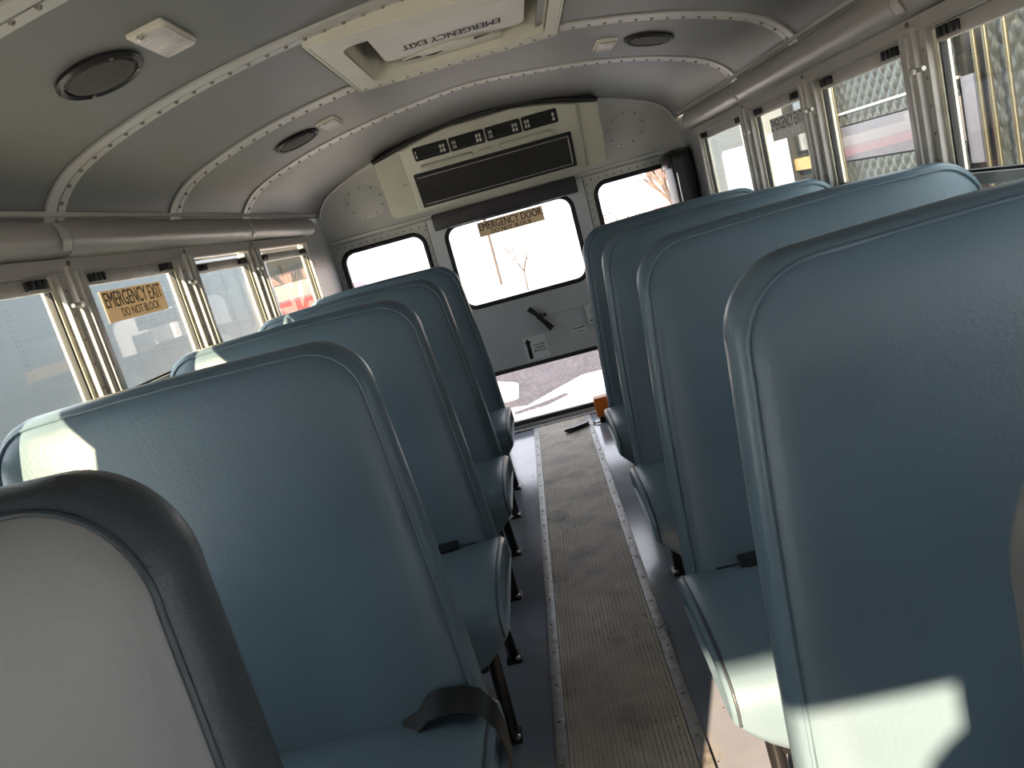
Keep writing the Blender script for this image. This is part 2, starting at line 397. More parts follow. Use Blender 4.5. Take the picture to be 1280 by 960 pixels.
# ------------------------------------------------------------------ side windows
wn = 0
def side_window(s, ya, yb, drop=0.0, lower=True):
    """ya = rear edge, yb = front edge of the opening between posts"""
    global wn
    wn += 1
    yc = (ya + yb) / 2
    root = struct(empty('window_%d' % wn, (s * 1.14, yc, 0.80)))
    X = lambda a, b: (min(s * a, s * b), max(s * a, s * b))
    j = 0.044
    for (y0, y1) in ((ya - 0.028, ya), (yb, yb + 0.028)):
        MB().bbox(*X(1.102, 1.155), y0, y1, 0.80, 1.505, 0.004).build('jamb', 'aluminium', root, 35)
    t = MB()
    for y0 in (ya - j, yb + 0.028):
        t.box(*X(1.120, 1.150), y0, y0 + 0.016, 0.80, 1.49)
    t.build('track', 'bright_track', root)
    m = MB()
    for y0 in (ya - 0.014, yb + 0.014):
        for k in range(10): m.dome((s * 1.102, y0, 0.86 + k * 0.066), (-s, 0, 0), 0.004, 0.003)
    m.build('screws', 'rivet_metal', root, 40, 'stuff')
    zt = 1.497 - drop; ga, gb = ya - j, yb + j
    MB().bbox(*X(1.118, 1.142), gb, ga, zt - 0.038, zt, 0.004).build('sash_rail', 'aluminium', root, 35)
    MB().bbox(*X(1.115, 1.15), gb, ga, 1.122, 1.150, 0.004).build('meeting_rail', 'aluminium', root, 35)
    MB().box(*X(1.108, 1.155), yb, ya, 1.497, 1.507).build('head', 'aluminium', root)
    for (y0, y1) in ((ga - 0.105, ga - 0.02), (gb + 0.02, gb + 0.105)):
        la = MB().bbox(*X(1.108, 1.122), y0, y1, zt - 0.030, zt - 0.006, 0.003)
        for k in range(3): la.bbox(*X(1.103, 1.110), y0 + 0.012 + k * 0.024, y0 + 0.022 + k * 0.024, zt - 0.030, zt - 0.006, 0.002)
        la.build('latch', 'black_plastic', root, 35)
    MB().box(*X(1.130, 1.134), gb, ga, 1.150, zt - 0.038).build('pane', 'glass', root)
    MB().box(*X(1.142, 1.146), gb, ga, 0.80, 1.122).build('pane', 'glass', root)
    g = MB(); g.box(*X(1.124, 1.140), ga - 0.006, ga, 1.15, zt - .038); g.box(*X(1.124, 1.140), gb, gb + 0.006, 1.15, zt - .038); g.box(*X(1.124, 1.140), gb, ga, 1.150, 1.156)
    g.build('gasket', 'rubber', root)
    return root
for s in (-1, 1):
    ed = [-0.55] + [None] * 0
    ops = [(-0.552, POSTS[0] + 0.034)] + [(a - 0.034, b + 0.034) for a, b in zip(POSTS, POSTS[1:])]
    for k, (ya, yb) in enumerate(ops):
        side_window(s, ya, yb, drop=(0.022 if (s < 0 and k in (0, 1)) else 0.0))

# ------------------------------------------------------------------ rear wall with emergency door and windows
wall_rear = struct(empty('wall_rear', (0, 0, 0)))
LWIN = (-1.065, -0.545, 0.93, 1.388); RWIN = (0.565, 1.085, 0.93, 1.388); DWIN = (-0.398, 0.398, 0.857, 1.375); BWIN = (-0.395, 0.395, 0.052, 0.400)
M = sheet([(-1.16, 0), (-0.5, 0), (-0.5, 1.455), (0.5, 1.455), (0.5, 0), (1.16, 0), (1.16, 1.475), (-1.16, 1.475)], [rr(*LWIN, 0.07), rr(*RWIN, 0.07)], 0.04)
M.xf(Matrix.Translation((0, 0.02, 0))).build('panel', 'wall_paint', wall_rear)
# ledge and row of rivets under it
MB().loft([[(x, 0.03, 1.452), (x, -0.012, 1.455), (x, -0.048, 1.468), (x, -0.056, 1.480), (x, -0.03, 1.492), (x, 0.03, 1.492)] for x in (-1.12, 1.12)]).build('ledge', 'wall_paint', wall_rear, 50)
m = MB()
for k in range(46):
    x = -1.08 + k * 0.048
    if abs(x) > 0.5: m.dome((x, 0.0, 1.428), (0, -1, 0), 0.006, 0.004)
for z in [0.95 + 0.05 * k for k in range(10)]:
    for x in (-1.10, -0.517, 0.517, 1.11): m.dome((x, 0, z), (0, -1, 0), 0.0055, 0.004)
m.build('rivets', 'rivet_metal', wall_rear, 40, 'stuff')
# dome above the ledge, leaning in to the ceiling
GP = catmull([(1.47, -0.03), (1.485, -0.05), (1.60, -0.13), (1.75, -0.255), (1.85, -0.37), (1.93, -0.55)], 4)
def dome_y(z):
    for (za, ya), (zb, yb) in zip(GP, GP[1:]):
        if za <= z <= zb: return ya + (yb - ya) * (z - za) / (zb - za)
    return GP[-1][1]
g = MB(); NX, NZ = 56, 14
for i in range(NX + 1):
    x = -1.12 + 2.24 * i / NX; zt = max(sec_z(max(-1.095, min(1.095, x))) + 0.004, 1.6)
    for k in range(NZ + 1):
        z = 1.48 + (zt - 1.48) * k / NZ; g.v.append((x, dome_y(z), z))
for i in range(NX):
    for k in range(NZ):
        a = i * (NZ + 1) + k; g.f.append((a, a + NZ + 1, a + NZ + 2, a + 1))
g.build('dome', 'wall_paint', wall_rear, 40)
# bolted round access plates on the dome
for sx in (-1, 1):
    c0 = Vector((sx * 0.795, dome_y(1.655), 1.655)); n = Vector((0, -0.79, -0.61)).normalized(); u = Vector((1, 0, 0)); v = Vector((0, -0.61, 0.79)).normalized()
    pl = MB().lathe([(0.122, -0.006), (0.122, 0.004), (0.118, 0.006)], c0, n, 40).build('access_plate', 'wall_paint', wall_rear, 30)
    b = MB()
    for k in range(9):
        a = 2 * math.pi * k / 9 + 0.2; p = c0 + (u * math.cos(a) + v * math.sin(a)) * 0.104 + n * 0.006; b.dome(p, n, 0.0058, 0.004, 8)
    b.build('bolts', 'rivet_metal', pl, 40, 'stuff')
# trim bead where the dome meets the ceiling
bead = []
for (x, z) in SEC: bead.append((x, dome_y(min(z, 1.93)) - 0.004, z - 0.004))
MB().tube(bead, 0.009, 6).build('bead', 'rib_metal', wall_rear, 60)

door = struct(empty('door_1', (0, 0, 0)))
M = sheet(rr(-0.4985, 0.4985, 0.004, 1.4535, 0.004, 2), [rr(*DWIN, 0.075), rr(*BWIN, 0.075)], 0.036)
M.xf(Matrix.Translation((0, 0.012, 0))).build('leaf', 'door_paint', door)
MB().tube([(x, 0.0, z) for x, z in rr(-0.498, 0.498, 0.004, 1.453, 0.006, 2)], 0.006, 6, closed=True).build('seal', 'rubber', door, 60)
def fixed_window(parent, w4, r, name='window'):
    x0, x1, z0, z1 = w4
    if parent is None:
        global wn
        wn += 1; parent = struct(empty('window_%d' % wn, ((x0 + x1) / 2, 0, z0)))
    # rubber gasket with a flat face
    L0 = rr(x0 - 0.020, x1 + 0.020, z0 - 0.020, z1 + 0.020, r + 0.020, 8); L1 = rr(x0 + 0.008, x1 - 0.008, z0 + 0.008, z1 - 0.008, r - 0.008, 8)
    mid = rr(x0 - 0.008, x1 + 0.008, z0 - 0.008, z1 + 0.008, r + 0.008, 8)
    n = len(L0); g = MB()
    for lp, y in ((L0, -0.005), (mid, -0.014), (L1, -0.006), (L1, 0.03)): g.v += [(x, y, z) for x, z in lp]
    for q in range(3):
        for i in range(n):
            g.f.append((q * n + i, q * n + (i + 1) % n, (q + 1) * n + (i + 1) % n, (q + 1) * n + i))
    g.build('gasket', 'rubber', parent, 50)
    lp = rr(x0, x1, z0, z1, r, 8)
    MB().loft([[(x, y, z) for x, z in lp] for y in (0.016, 0.020)]).build('pane', 'glass_rear', parent)
    return parent
fixed_window(None, LWIN, 0.07); fixed_window(None, RWIN, 0.07)
fixed_window(door, DWIN, 0.075); fixed_window(door, BWIN, 0.075)
# door threshold
MB().bbox(-0.50, 0.50, -0.06, 0.03, 0.0, 0.012, 0.004).build('threshold', 'edge_metal', door, 35)

# front bulkhead (behind the camera), windscreen openings sized and notched for sun and fill
wall_front = struct(empty('wall_front', (0, YF, 0)))
M = sheet([(-1.16, 0), (1.16, 0), (1.16, 1.7)] + [(x, z + 0.02) for x, z in reversed(SEC)] + [(-1.16, 1.7)], [[(-1.04, 0.95), (-0.52, 0.95), (-0.475, 1.56), (-0.466, 1.60), (-0.445, 1.62), (-0.418, 1.64), (-0.418, 1.72), (-1.04, 1.72)], rr(0.25, 1.0, 1.0, 1.60, 0.04)], 0.05)
M.xf(Matrix.Translation((0, YF, 0))).build('panel', 'wall_paint', wall_front)
for a, b, z0, z1 in ((-1.04, -0.42, 0.95, 1.72), (0.25, 1.0, 1.0, 1.60)):
    MB().box(a, b, YF - 0.003, YF + 0.003, z0, z1).build('pane', 'glass_rear', wall_front)

# ------------------------------------------------------------------ aisle runner
ar = thing('aisle_runner', (0, -3, 0), 'ribbed brown rubber runner down the middle of the aisle floor', 'floor runner')
g = MB(); NR = 25; p = 0.310 / NR
prof = [(-0.155, 0.0)]
for k in range(NR):
    x = -0.155 + k * p
    prof += [(x + p * .10, 0.0035), (x + p * .28, 0.0080), (x + p * .72, 0.0080), (x + p * .90, 0.0035)]
prof += [(0.155, 0.0)]
g.loft([[(x, y, z) for x, z in prof] for y in (-0.07, YF + 0.1)], True, True).build('ribbed_mat', 'mat_rubber', ar)
for s in (-1, 1):
    xa, xb = sorted((s * 0.154, s * 0.187))
    st = MB().bbox(xa, xb, YF + 0.1, -0.07, 0, 0.009, 0.003).build('edge_strip', 'edge_metal', ar, 35)
    m = MB()
    for k in range(34): m.dome((s * 0.171, -0.15 - k * 0.17, 0.0085), (0, 0, 1), 0.007, 0.003, 8)
    m.build('screws', 'rivet_metal', st, 40, 'stuff')

# ------------------------------------------------------------------ seats
REC = 0.2; TH = 0.09
def seat_outline(zt=1.198):
    """aisle edge on the small-x side, tapering in at the bottom; x = distance from the bus centre line"""
    ra, rw = 0.115, 0.09; pts = []
    xa0, za0, xa1 = 0.234, 0.36, 0.297       # aisle edge bottom / top
    xw = 1.088
    # clockwise from bottom wall corner
    pts += [(xw, 0.36)]
    for k in range(1, 8): pts.append((xw, 0.36 + (zt - rw - 0.36) * k / 8))
    for k in range(9):
        a = math.radians(90 * k / 8); pts.append((xw - rw + rw * math.cos(a), zt - rw + rw * math.sin(a)))
    xs = xa1 + ra
    for k in range(1, 10): pts.append((xw - rw + (xs - xw + rw) * k / 10, zt + 0.006 * math.sin(math.pi * k / 10)))
    for k in range(13):
        a = math.radians(90 + 90 * k / 12); pts.append((xs + ra * math.cos(a), zt - ra + ra * math.sin(a)))
    for k in range(1, 11):
        t = k / 10; pts.append((xa1 + (xa0 - xa1) * t - 0.006 * math.sin(math.pi * t), zt - ra + (za0 - zt + ra) * t))
    for k in range(1, 8): pts.append((xa0 + (xw - xa0) * k / 8, 0.36))
    return pts
def ring_of(out, inset, cx, cz, hw, hh): return [(cx + (x - cx) * (1 - inset / hw), cz + (z - cz) * (1 - inset / hh)) for x, z in out]
def make_seat(s, Yc, label, face='vinyl', rim='vinyl', buckle=None, strap=False, zt=1.198):
    root = thing('bus_seat', (s * 0.65, Yc, 0), label, 'bus seat', 'bench seats along the aisle')
    out = seat_outline(zt); cx, cz, hw, hh = 0.69, 0.78, 0.42, 0.42
    def R3(inset, depth): return [(s * x, Yc + REC * (z - 0.45) + depth, z) for x, z in ring_of(out, inset, cx, cz, hw, hh)]
    rings = [R3(a, d) for a, d in ((0.06, TH + .004), (0.02, TH), (0.006, TH - .006), (0.0, TH - .02), (-.003, TH * .5), (0.0, .016), (0.006, .005), (0.014, 0.001))]
    back = MB().loft(rings, True, False).build('backrest', rim, root, 60)
    rings = [R3(a, d) for a, d in ((0.013, 0.003), (0.020, -0.004), (0.036, -0.010), (0.07, -0.015), (0.13, -0.019), (0.2, -.021))]
    MB().loft(rings, False, True).build('front_panel', face, back, 60)
    # welt along the front edge
    MB().tube(R3(0.0125, 0.0005), 0.0036, 6, closed=True).build('piping', rim, back, 60)
    # cushion : profile in y/z lofted along x
    f = -0.435
    prof = [(0.03, 0.30), (0.03, 0.435), (0.0, 0.452)]
    for k in range(1, 6): prof.append((f * 0.16 * k, 0.452 + 0.020 * math.sin(math.pi * k / 6.4)))
    for k in range(7):
        a = math.radians(90 * k / 6); prof.append((f + 0.055 - 0.055 * math.sin(a), 0.455 - 0.055 + 0.055 * math.cos(a)))
    prof += [(f + 0.006, 0.36)]
    for k in range(5):
        a = math.radians(90 * k / 4); prof.append((f + 0.045 - 0.040 * math.cos(a), 0.335 - 0.045 * math.sin(a)))
    def C3(x, inset):
        lift = 0.075 * max(0.0, 1 - (x - 0.209) / 0.11) ** 1.6      # the underside curls up towards the aisle end
        r_ = []
        for y, z in prof:
            zz = z + (0.385 - z) / 0.085 * lift if z < 0.385 else z
            r_.append((s * x, Yc + y + (-0.2 - y) * inset / 0.23, zz + (0.40 - zz) * inset / 0.085))
        return r_
    rings = [C3(x, i) for x, i in ((0.222, 0.045), (0.213, 0.03), (0.209, 0.015), (0.213, 0.005), (0.225, 0.0), (0.245, -0.003), (0.27, -0.004), (0.295, -0.005), (0.32, -0.006), (0.65, -0.007), (1.02, -0.004), (1.075, 0.0), (1.085, 0.02))]
    cu = MB().loft(rings).build('cushion', rim if rim == 'vinyl' else 'vinyl', root, 60)
    seam = C3(0.222, 0.0015)[1:17]
    MB().tube([(x, y, z + 0.001) for x, y, z in seam], 0.0034, 6).build('piping', 'vinyl_slate', cu, 60)
    # frame
    fr = MB()
    for yy in (f + 0.06, 0.0): fr.tube([(s * 0.285, Yc + yy, 0.295), (s * 1.10, Yc + yy, 0.295)], 0.014, 8)
    fr.tube([(s * 0.30, Yc + f + 0.03, 0.290), (s * 0.30, Yc + 0.05, 0.290)], 0.014, 8)
    fr.bbox(min(s * 1.08, s * 1.124), max(s * 1.08, s * 1.124), Yc + f + 0.02, Yc + 0.05, 0.25, 0.30, 0.004)
    fr.build('seat_frame', 'black_paint', root, 50)
    for (yt, yf) in ((-0.235, -0.29), (0.0, 0.09)):
        lg = MB().tube([(s * 0.30, Yc + yt, 0.30), (s * 0.30, Yc + yt + (yf - yt) * 0.5, 0.15), (s * 0.30, Yc + yf, 0.004)], 0.018, 10)
        lg.bbox(min(s * 0.275, s * 0.325), max(s * 0.275, s * 0.325), Yc + yf - 0.032, Yc + yf + 0.032, 0.0, 0.010, 0.003)
        lo = lg.build('leg', 'black_paint', root, 50)
        MB().lathe([(0.009, 0), (0.009, 0.007), (0.004, 0.010)], (s * 0.287, Yc + yf - 0.020, 0.009), (0, 0, 1), 8).build('bolt', 'screw_metal', lo, 40)
    # gusset between the legs
    gs = MB().add([(s * x, Yc + y, z) for x in (0.296, 0.304) for y, z in ((-0.235, 0.29), (0.0, 0.29), (0.03, 0.2), (-0.255, 0.2))], [(0, 1, 2, 3), (7, 6, 5, 4), (0, 4, 5, 1), (1, 5, 6, 2), (2, 6, 7, 3), (3, 7, 4, 0)])
    gs.build('gusset', 'black_paint', root)
    if buckle is not None:
        bk = MB().bbox(min(s * buckle, s * (buckle + .06)), max(s * buckle, s * (buckle + .06)), Yc - 0.045, Yc + 0.01, 0.452, 0.480, 0.006)
        bk.bbox(min(s * (buckle + .012), s * (buckle + .048)), max(s * (buckle + .012), s * (buckle + .048)), Yc - 0.052, Yc - 0.04, 0.458, 0.474, 0.003)
        bk.bbox(min(s * (buckle - .05), s * (buckle + .01)), max(s * (buckle - .05), s * (buckle + .01)), Yc - 0.022, Yc + 0.005, 0.450, 0.460, 0.003)
        bk.build('belt_buckle', 'black_plastic', root, 35)
    if strap:
        # webbing that comes out of the crease, lies over the cushion corner and hangs at the aisle
        path = [(-0.395, 0.462, 0.004), (-0.36, 0.472, -0.004), (-0.33, 0.500, -0.012), (-0.30, 0.508, -0.018), (-0.26, 0.506, -0.022), (-0.228, 0.495, -0.026), (-0.207, 0.462, -0.03), (-0.200, 0.41, -0.03), (-0.203, 0.36, -0.03)]
        rings = []
        for x, z, y in path:
            wv = 0.030
            rings.append([(x * -s, Yc + y - 0.062, z - 0.012), (x * -s, Yc + y + 0.0, z + 0.004), (x * -s - 0.002, Yc + y + 0.0, z + 0.007), (x * -s - 0.002, Yc + y - 0.062, z - 0.009)])
        MB().loft(rings).build('belt_strap', 'black_plastic', root, 60)
    return root
make_seat(-1, -4.42, 'bench seat coloured lit grey on its front panel and shaded slate on its rim ahead of the seat with draped belt', 'vinyl_lit_grey', 'vinyl_slate', zt=1.215)
make_seat(-1, -3.55, 'blue-grey bench seat with a black belt strap draped over its aisle corner', strap=True)
make_seat(-1, -2.76, 'blue-grey bench seat beside the window with the tan exit sign, black buckle in its crease', buckle=0.345)
make_seat(-1, -1.97, 'blue-grey bench seat second from the rear wall on the tan exit sign side')
make_seat(-1, -1.18, 'blue-grey bench seat last before the rear wall on the tan exit sign side')
make_seat(1, -4.655, 'bench seat coloured a lit grey ahead of the seat with a low sun patch', 'vinyl_lit_grey', 'vinyl_lit_grey', zt=1.15)
make_seat(1, -4.04, 'tall blue-grey bench seat with a sun patch low on its front panel')
make_seat(1, -3.25, 'blue-grey bench seat with a sunlit cushion front and a black belt buckle', buckle=0.35)
make_seat(1, -2.46, 'blue-grey bench seat second from the rear wall on the grey exit sign side', buckle=0.45)
make_seat(1, -1.67, 'blue-grey bench seat nearest the orange box by the rear door')

# ------------------------------------------------------------------ rear air conditioner
ac = thing('air_conditioner', (0, -0.4, 1.5), 'cream rear air conditioner with four black vents above the emergency door', 'air conditioner')
ACN = Vector((0, -1, -0.5)).normalized(); ACU = Vector((0, -0.5, 1)).normalized()      # face normal (towards front), up the face
AC0 = Vector((0, -0.38, 1.5))
def acp(x, z, out=0.0): return Vector((x, -0.38 - (z - 1.5) * 0.5, z)) + ACN * out
def ac_prism(loop, o0, o1, inset=0.0):
    m = MB(); xs = [p[0] for p in loop]; zs = [p[1] for p in loop]; cx = (min(xs) + max(xs)) / 2; cz = (min(zs) + max(zs)) / 2
    top = [(cx + (x - cx) * (1 - inset / (max(xs) - cx)), cz + (z - cz) * (1 - inset / (max(zs) - cz))) for x, z in loop]
    return m.loft([[acp(x, z, o0) for x, z in loop], [acp(x, z, (o1 + o0) / 2 + (o1 - o0) * .2) for x, z in loop] if inset else [acp(x, z, o0 + .5 * (o1 - o0)) for x, z in loop], [acp(x, z, o1) for x, z in top]])
def ac_top(x): return min(1.835 + 0.072 * (1 - (x / 0.53) ** 2) if abs(x) < 0.53 else 1.835 - (abs(x) - .53) * 0.2, 1.9)
body = [(-0.61, 1.495), (0.61, 1.495), (0.628, 1.505), (0.635, 1.525)]
N = 40
top_pts = [(0.632 - 1.264 * k / N, ac_top(0.632 - 1.264 * k / N) - 0.012) for k in range(N + 1)]
loop = body + top_pts + [(-0.635, 1.525), (-0.628, 1.505)]
MB().loft([[(p.x, -0.06, p.z) if False else acp(p.x, p.y, -0.20) for p in [Vector(q) for q in loop]], [acp(x, z, -0.012) for x, z in loop], [acp(x * 0.99, 1.69 + (z - 1.69) * 0.985, 0.0) for x, z in loop]]).build('body', 'ac_plastic', ac, 40)
cen = [(-0.47, 1.505), (0.51, 1.505)] + [(0.51 - 0.98 * k / N, ac_top(0.51 - 0.98 * k / N) - 0.016) for k in range(N + 1)]
ac_prism(cen, -0.002, 0.022, 0.012).build('raised_face', 'ac_plastic', ac, 40)
# dark gasket on top of the casing
MB().tube([acp(x, min(z + 0.010, 1.905), -0.006) for x, z in top_pts], 0.012, 8).build('top_gasket', 'rubber', ac, 60)
VW = (0.408 + 0.402) / 4
for k in range(4):
    x0 = -0.402 + k * VW
    v = ac_prism(rr(x0 + 0.004, x0 + VW - 0.004, 1.767, 1.836, 0.008, 3), 0.015, 0.026).build('vent', 'black_plastic', ac, 40)
    lv = MB()
    for q in range(3):
        z0 = 1.779 + q * 0.018; lv.add([acp(x, z, o) for o in (0.026, 0.031) for x, z in ((x0 + .03, z0), (x0 + VW - .03, z0), (x0 + VW - .03, z0 + .006), (x0 + .03, z0 + .006))], [(0, 1, 2, 3), (7, 6, 5, 4), (0, 4, 5, 1), (1, 5, 6, 2), (2, 6, 7, 3), (3, 7, 4, 0)])
    lv.build('louver', 'black_plastic', v)
    bl = MB()
    ends = [(0.020, 0.044)] if k in (1, 2) else []
    ends += [(VW - 0.052, VW - 0.018)] if k < 3 else [(VW - 0.034, VW - 0.022)]
    if k == 0: ends += [(0.014, 0.020)]
    if k == 3: ends += [(0.018, 0.048)]
    for a, b_ in ends:
        nseg = 2 if b_ - a > 0.02 else 1
        for q in range(nseg):
            xa = x0 + a + (b_ - a) * q / nseg; xb = xa + (b_ - a) / nseg - 0.006 * (nseg > 1)
            for z0 in (1.782, 1.804): bl.add([acp(x, z, 0.0325) for x, z in ((xa, z0), (xb, z0), (xb, z0 + .016), (xa, z0 + .016))], [(0, 1, 2, 3)])
    bl.build('vanes', 'vent_white', v, None, 'stuff')
for (xa, xb) in ((-0.385, -0.085), (-0.055, 0.025), (0.055, 0.36)):
    ac_prism(rr(xa, xb, 1.716, 1.742, 0.0125, 5), 0.018, 0.040, 0.006).build('embossed_slot', 'ac_plastic', ac, 40)
gr = ac_prism(rr(-0.436, 0.456, 1.527, 1.706, 0.006, 2), 0.015, 0.028).build('grille_frame', 'black_plastic', ac, 40)
ac_prism(rr(-0.425, 0.440, 1.538, 1.690, 0.004, 2), 0.026, 0.0295).build('grille', 'ac_grille', gr, 40)
pf = MB()
for k in range(86):
    x = -0.42 + k * 0.01
    for z in (1.541, 1.684):
        pf.add([acp(x, z, 0.0305), acp(x + .006, z, 0.0305), acp(x + .006, z + .004, 0.0305), acp(x, z + .004, 0.0305)], [(0, 1, 2, 3)])
pf.build('perforation', 'vent_white', gr, None, 'stuff')
ac_prism([(0.432, 1.55), (0.437, 1.55), (0.437, 1.68), (0.432, 1.68)], 0.029, 0.031).build('bright_edge', 'vent_white', gr)
sc_m = MB()
for x, z in ((-0.22, 1.712), (0.205, 1.713), (-0.50, 1.66), (0.56, 1.66)): sc_m.dome(acp(x, z, 0.028 if abs(x) < .45 else 0.0), ACN, 0.006, 0.005, 8)
sc_m.build('screws', 'screw_metal', ac, 40, 'stuff')

tag(merge(MB().bbox(-0.452, 0.455, -0.085, -0.006, 1.375, 1.475, 0.012)).build('header_pad', 'pad_vinyl', None, 40), 'black padded bumper over the emergency door window', 'pad')

# black hose cover in the right rear corner
hc = thing('hose_cover', (1.03, -0.2, 0.0), 'black vinyl hose cover standing in the rear corner beside the tree window', 'hose cover')
cs = rr(0.985, 1.112, -0.33, -0.05, 0.035, 4)
MB().loft([[(x, y, z) for x, y in cs] for z in (0.02, 0.6, 1.20, 1.40)] + [[(1.05 + (x - 1.05) * k, -0.19 + (y + 0.19) * k, z) for x, y in cs] for k, z in ((0.97, 1.43), (0.88, 1.452), (0.6, 1.462))]).build('sleeve', 'black_plastic', hc, 50)
MB().bbox(0.965, 1.05, -0.28, -0.10, 1.36, 1.445, 0.02).build('elbow', 'black_plastic', hc, 50)
MB().box(0.998, 1.003, -0.335, -0.329, 0.05, 1.33).build('seam_strip', 'screw_metal', hc)

# ------------------------------------------------------------------ roof hatch
ht = thing('roof_hatch', (0, -2.46, 1.9), 'cream emergency roof hatch with dropped lid and printed exit lettering', 'roof hatch')
M = sheet(rr(-HX, HX, HY0, HY1, 0.02), [rr(-0.275, 0.30, -2.72, -2.20, 0.05)], 0.016)
M.v = [(x, z, 1.878 + y) for x, y, z in M.v]
M.build('frame', 'hatch_plastic', ht)
MB().tube([(x, y, 1.872) for x, y in rr(-HX + .004, HX - .004, HY0 + .004, HY1 - .004, 0.02)], 0.006, 6, closed=True).build('frame_bead', 'hatch_plastic', ht, 60)
lp = rr(-0.271, 0.296, -2.716, -2.204, 0.046)
MB().loft([[(x, y, 1.872) for x, y in lp], [(x, y, 2.06) for x, y in lp]], False, False).build('well', 'hatch_plastic', ht, 40)
MB().loft([[(x, y, z) for x, y in rr(-HX - .004, HX + .004, HY0 - .004, HY1 + .004, 0.024)] for z in (1.869, 2.06)], False, False).build('skirt', 'hatch_plastic', ht, 40)
MB().box(-0.36, 0.36, -2.90, -2.10, 2.06, 2.075).build('outer_cover', 'dark_wall', ht)
lidl = rr(-0.215, 0.240, -2.735, -2.285, 0.03)
lid = MB().loft([[(x, y, 1.99) for x, y in lidl], [(x, y, 1.905) for x, y in lidl], [(0.0125 + (x - .0125) * .985, -2.51 + (y + 2.51) * .985, 1.900) for x, y in lidl]]).build('lid', 'hatch_lid', ht, 40)
hd = [(-0.16 + 0.32 * k / 16, -2.275 + -0.055 * math.sin(math.pi * k / 16)) for k in range(17)]
MB().loft([[(x, y, 1.893) for x, y in hd] + [(x, -2.195, 1.893) for x, y in reversed(hd)], [(x, y, 1.899) for x, y in hd] + [(x, -2.195, 1.899) for x, y in reversed(hd)]]).build('handle_recess', 'hatch_plastic', ht)
for pts in (((-0.155, -2.275), (-0.11, -2.292), (-0.10, -2.262)), ((0.075, -2.325), (0.075, -2.292), (0.125, -2.312)), ((-0.09, -2.262), (-0.03, -2.268), (-0.06, -2.243))):
    MB().add([(x, y, 1.8915) for x, y in pts] + [(x, y, 1.893) for x, y in pts], [(0, 1, 2), (5, 4, 3), (0, 3, 4, 1), (1, 4, 5, 2), (2, 5, 3, 0)]).build('arrow_mark', 'ink', ht)
text_mesh('EMERGENCY EXIT', 0.305, 0.062, (0.163, -2.440, 1.8992), (-1, 0, 0), (0, 1, 0), 0.0004, 0.035).build('lettering', 'ink', lid)
m = MB()
for k in range(14): m.dome((-0.32 + k * 0.049, HY1 - 0.018, 1.870), (0, 0, -1), 0.006, 0.004)
m.build('rivets', 'rivet_metal', ht, 40, 'stuff')

# ------------------------------------------------------------------ ceiling speakers and dome lamps
def frame_at(x):
    i = min(range(len(SEC)), key=lambda k: abs(SEC[k][0] - x)); n = sec_n(i); n3 = Vector((n.x, 0, n.y)); t3 = Vector((-n.y, 0, n.x))
    if t3.x < 0: t3 = -t3
    return Vector((x, 0, sec_z(x))), n3, t3
def speaker(x, y, label):
    c, n, t = frame_at(x); c.y = y
    root = thing('ceiling_speaker', c, label, 'speaker', 'round ceiling speakers')
    MB().lathe([(0.090, 0.0), (0.092, 0.008), (0.086, 0.014), (0.078, 0.010), (0.076, 0.004)], c, n, 36).build('ring', 'black_plastic', root, 40)
    MB().lathe([(0.074, 0.003), (0.070, 0.012), (0.04, 0.0135), (0.01, 0.014)], c, n, 32).build('grille', 'speaker_cone', root, 40)
    for k in range(4):
        a = math.radians(45 + 90 * k); p = c + (t * math.cos(a) + Vector((0, 1, 0)) * math.sin(a)) * 0.082 + n * 0.012
        MB().dome(p, n, 0.005, 0.004, 8).build('screw', 'rivet_metal', root, 40)
speaker(-0.685, -3.22, 'large black round speaker in the ceiling panel ahead of the roof hatch')
speaker(-0.682, -1.80, 'black round ceiling speaker above the tan exit sign side, near the rear air conditioner')
speaker(0.700, -1.83, 'black round ceiling speaker above the grey exit sign side')
def dome_lamp(x, y, label):
    c, n, t = frame_at(x); c.y = y; ex = Vector((0, 1, 0))
    root = thing('dome_lamp', c, label, 'ceiling lamp', 'clear ceiling lamps')
    def P(a, b, h): return c + t * a + ex * b + n * h
    lp = rr(-0.040, 0.040, -0.084, 0.084, 0.006, 3)
    MB().loft([[P(a, b, 0) for a, b in lp], [P(a, b, 0.006) for a, b in lp], [P(a * .93, b * .96, 0.008) for a, b in lp]]).build('base', 'hatch_plastic', root, 40)
    l2 = rr(-0.035, 0.035, -0.066, 0.078, 0.005, 3)
    MB().loft([[P(a, b, 0.006) for a, b in l2], [P(a, b, 0.013) for a, b in l2], [P(a * .9, b * .93, 0.016) for a, b in l2]]).build('lens', 'lamp_lens', root, 40)
    MB().lathe([(0.006, 0), (0.006, 0.010), (0.003, 0.013)], P(-0.018, -0.074, 0.006), n, 10).build('screw', 'screw_metal', root, 40)
    rb = MB()
    for k in range(9):
        b = -0.056 + k * 0.015; q = [P(a, b + d, h) for h in (0.0155, 0.0168) for a, d in ((-0.03, 0), (0.03, 0), (0.03, .005), (-0.03, .005))]
        rb.add(q, [(0, 1, 2, 3), (7, 6, 5, 4), (0, 4, 5, 1), (1, 5, 6, 2), (2, 6, 7, 3), (3, 7, 4, 0)])
    rb.build('lens_ribs', 'lamp_lens', root)
dome_lamp(-0.533, -3.228, 'clear rectangular ceiling lamp beside the speaker ahead of the roof hatch')
dome_lamp(-0.540, -1.805, 'small clear ceiling lamp beside the speaker on the tan exit sign side')
dome_lamp(0.545, -1.79, 'small clear ceiling lamp beside the speaker on the grey exit sign side')

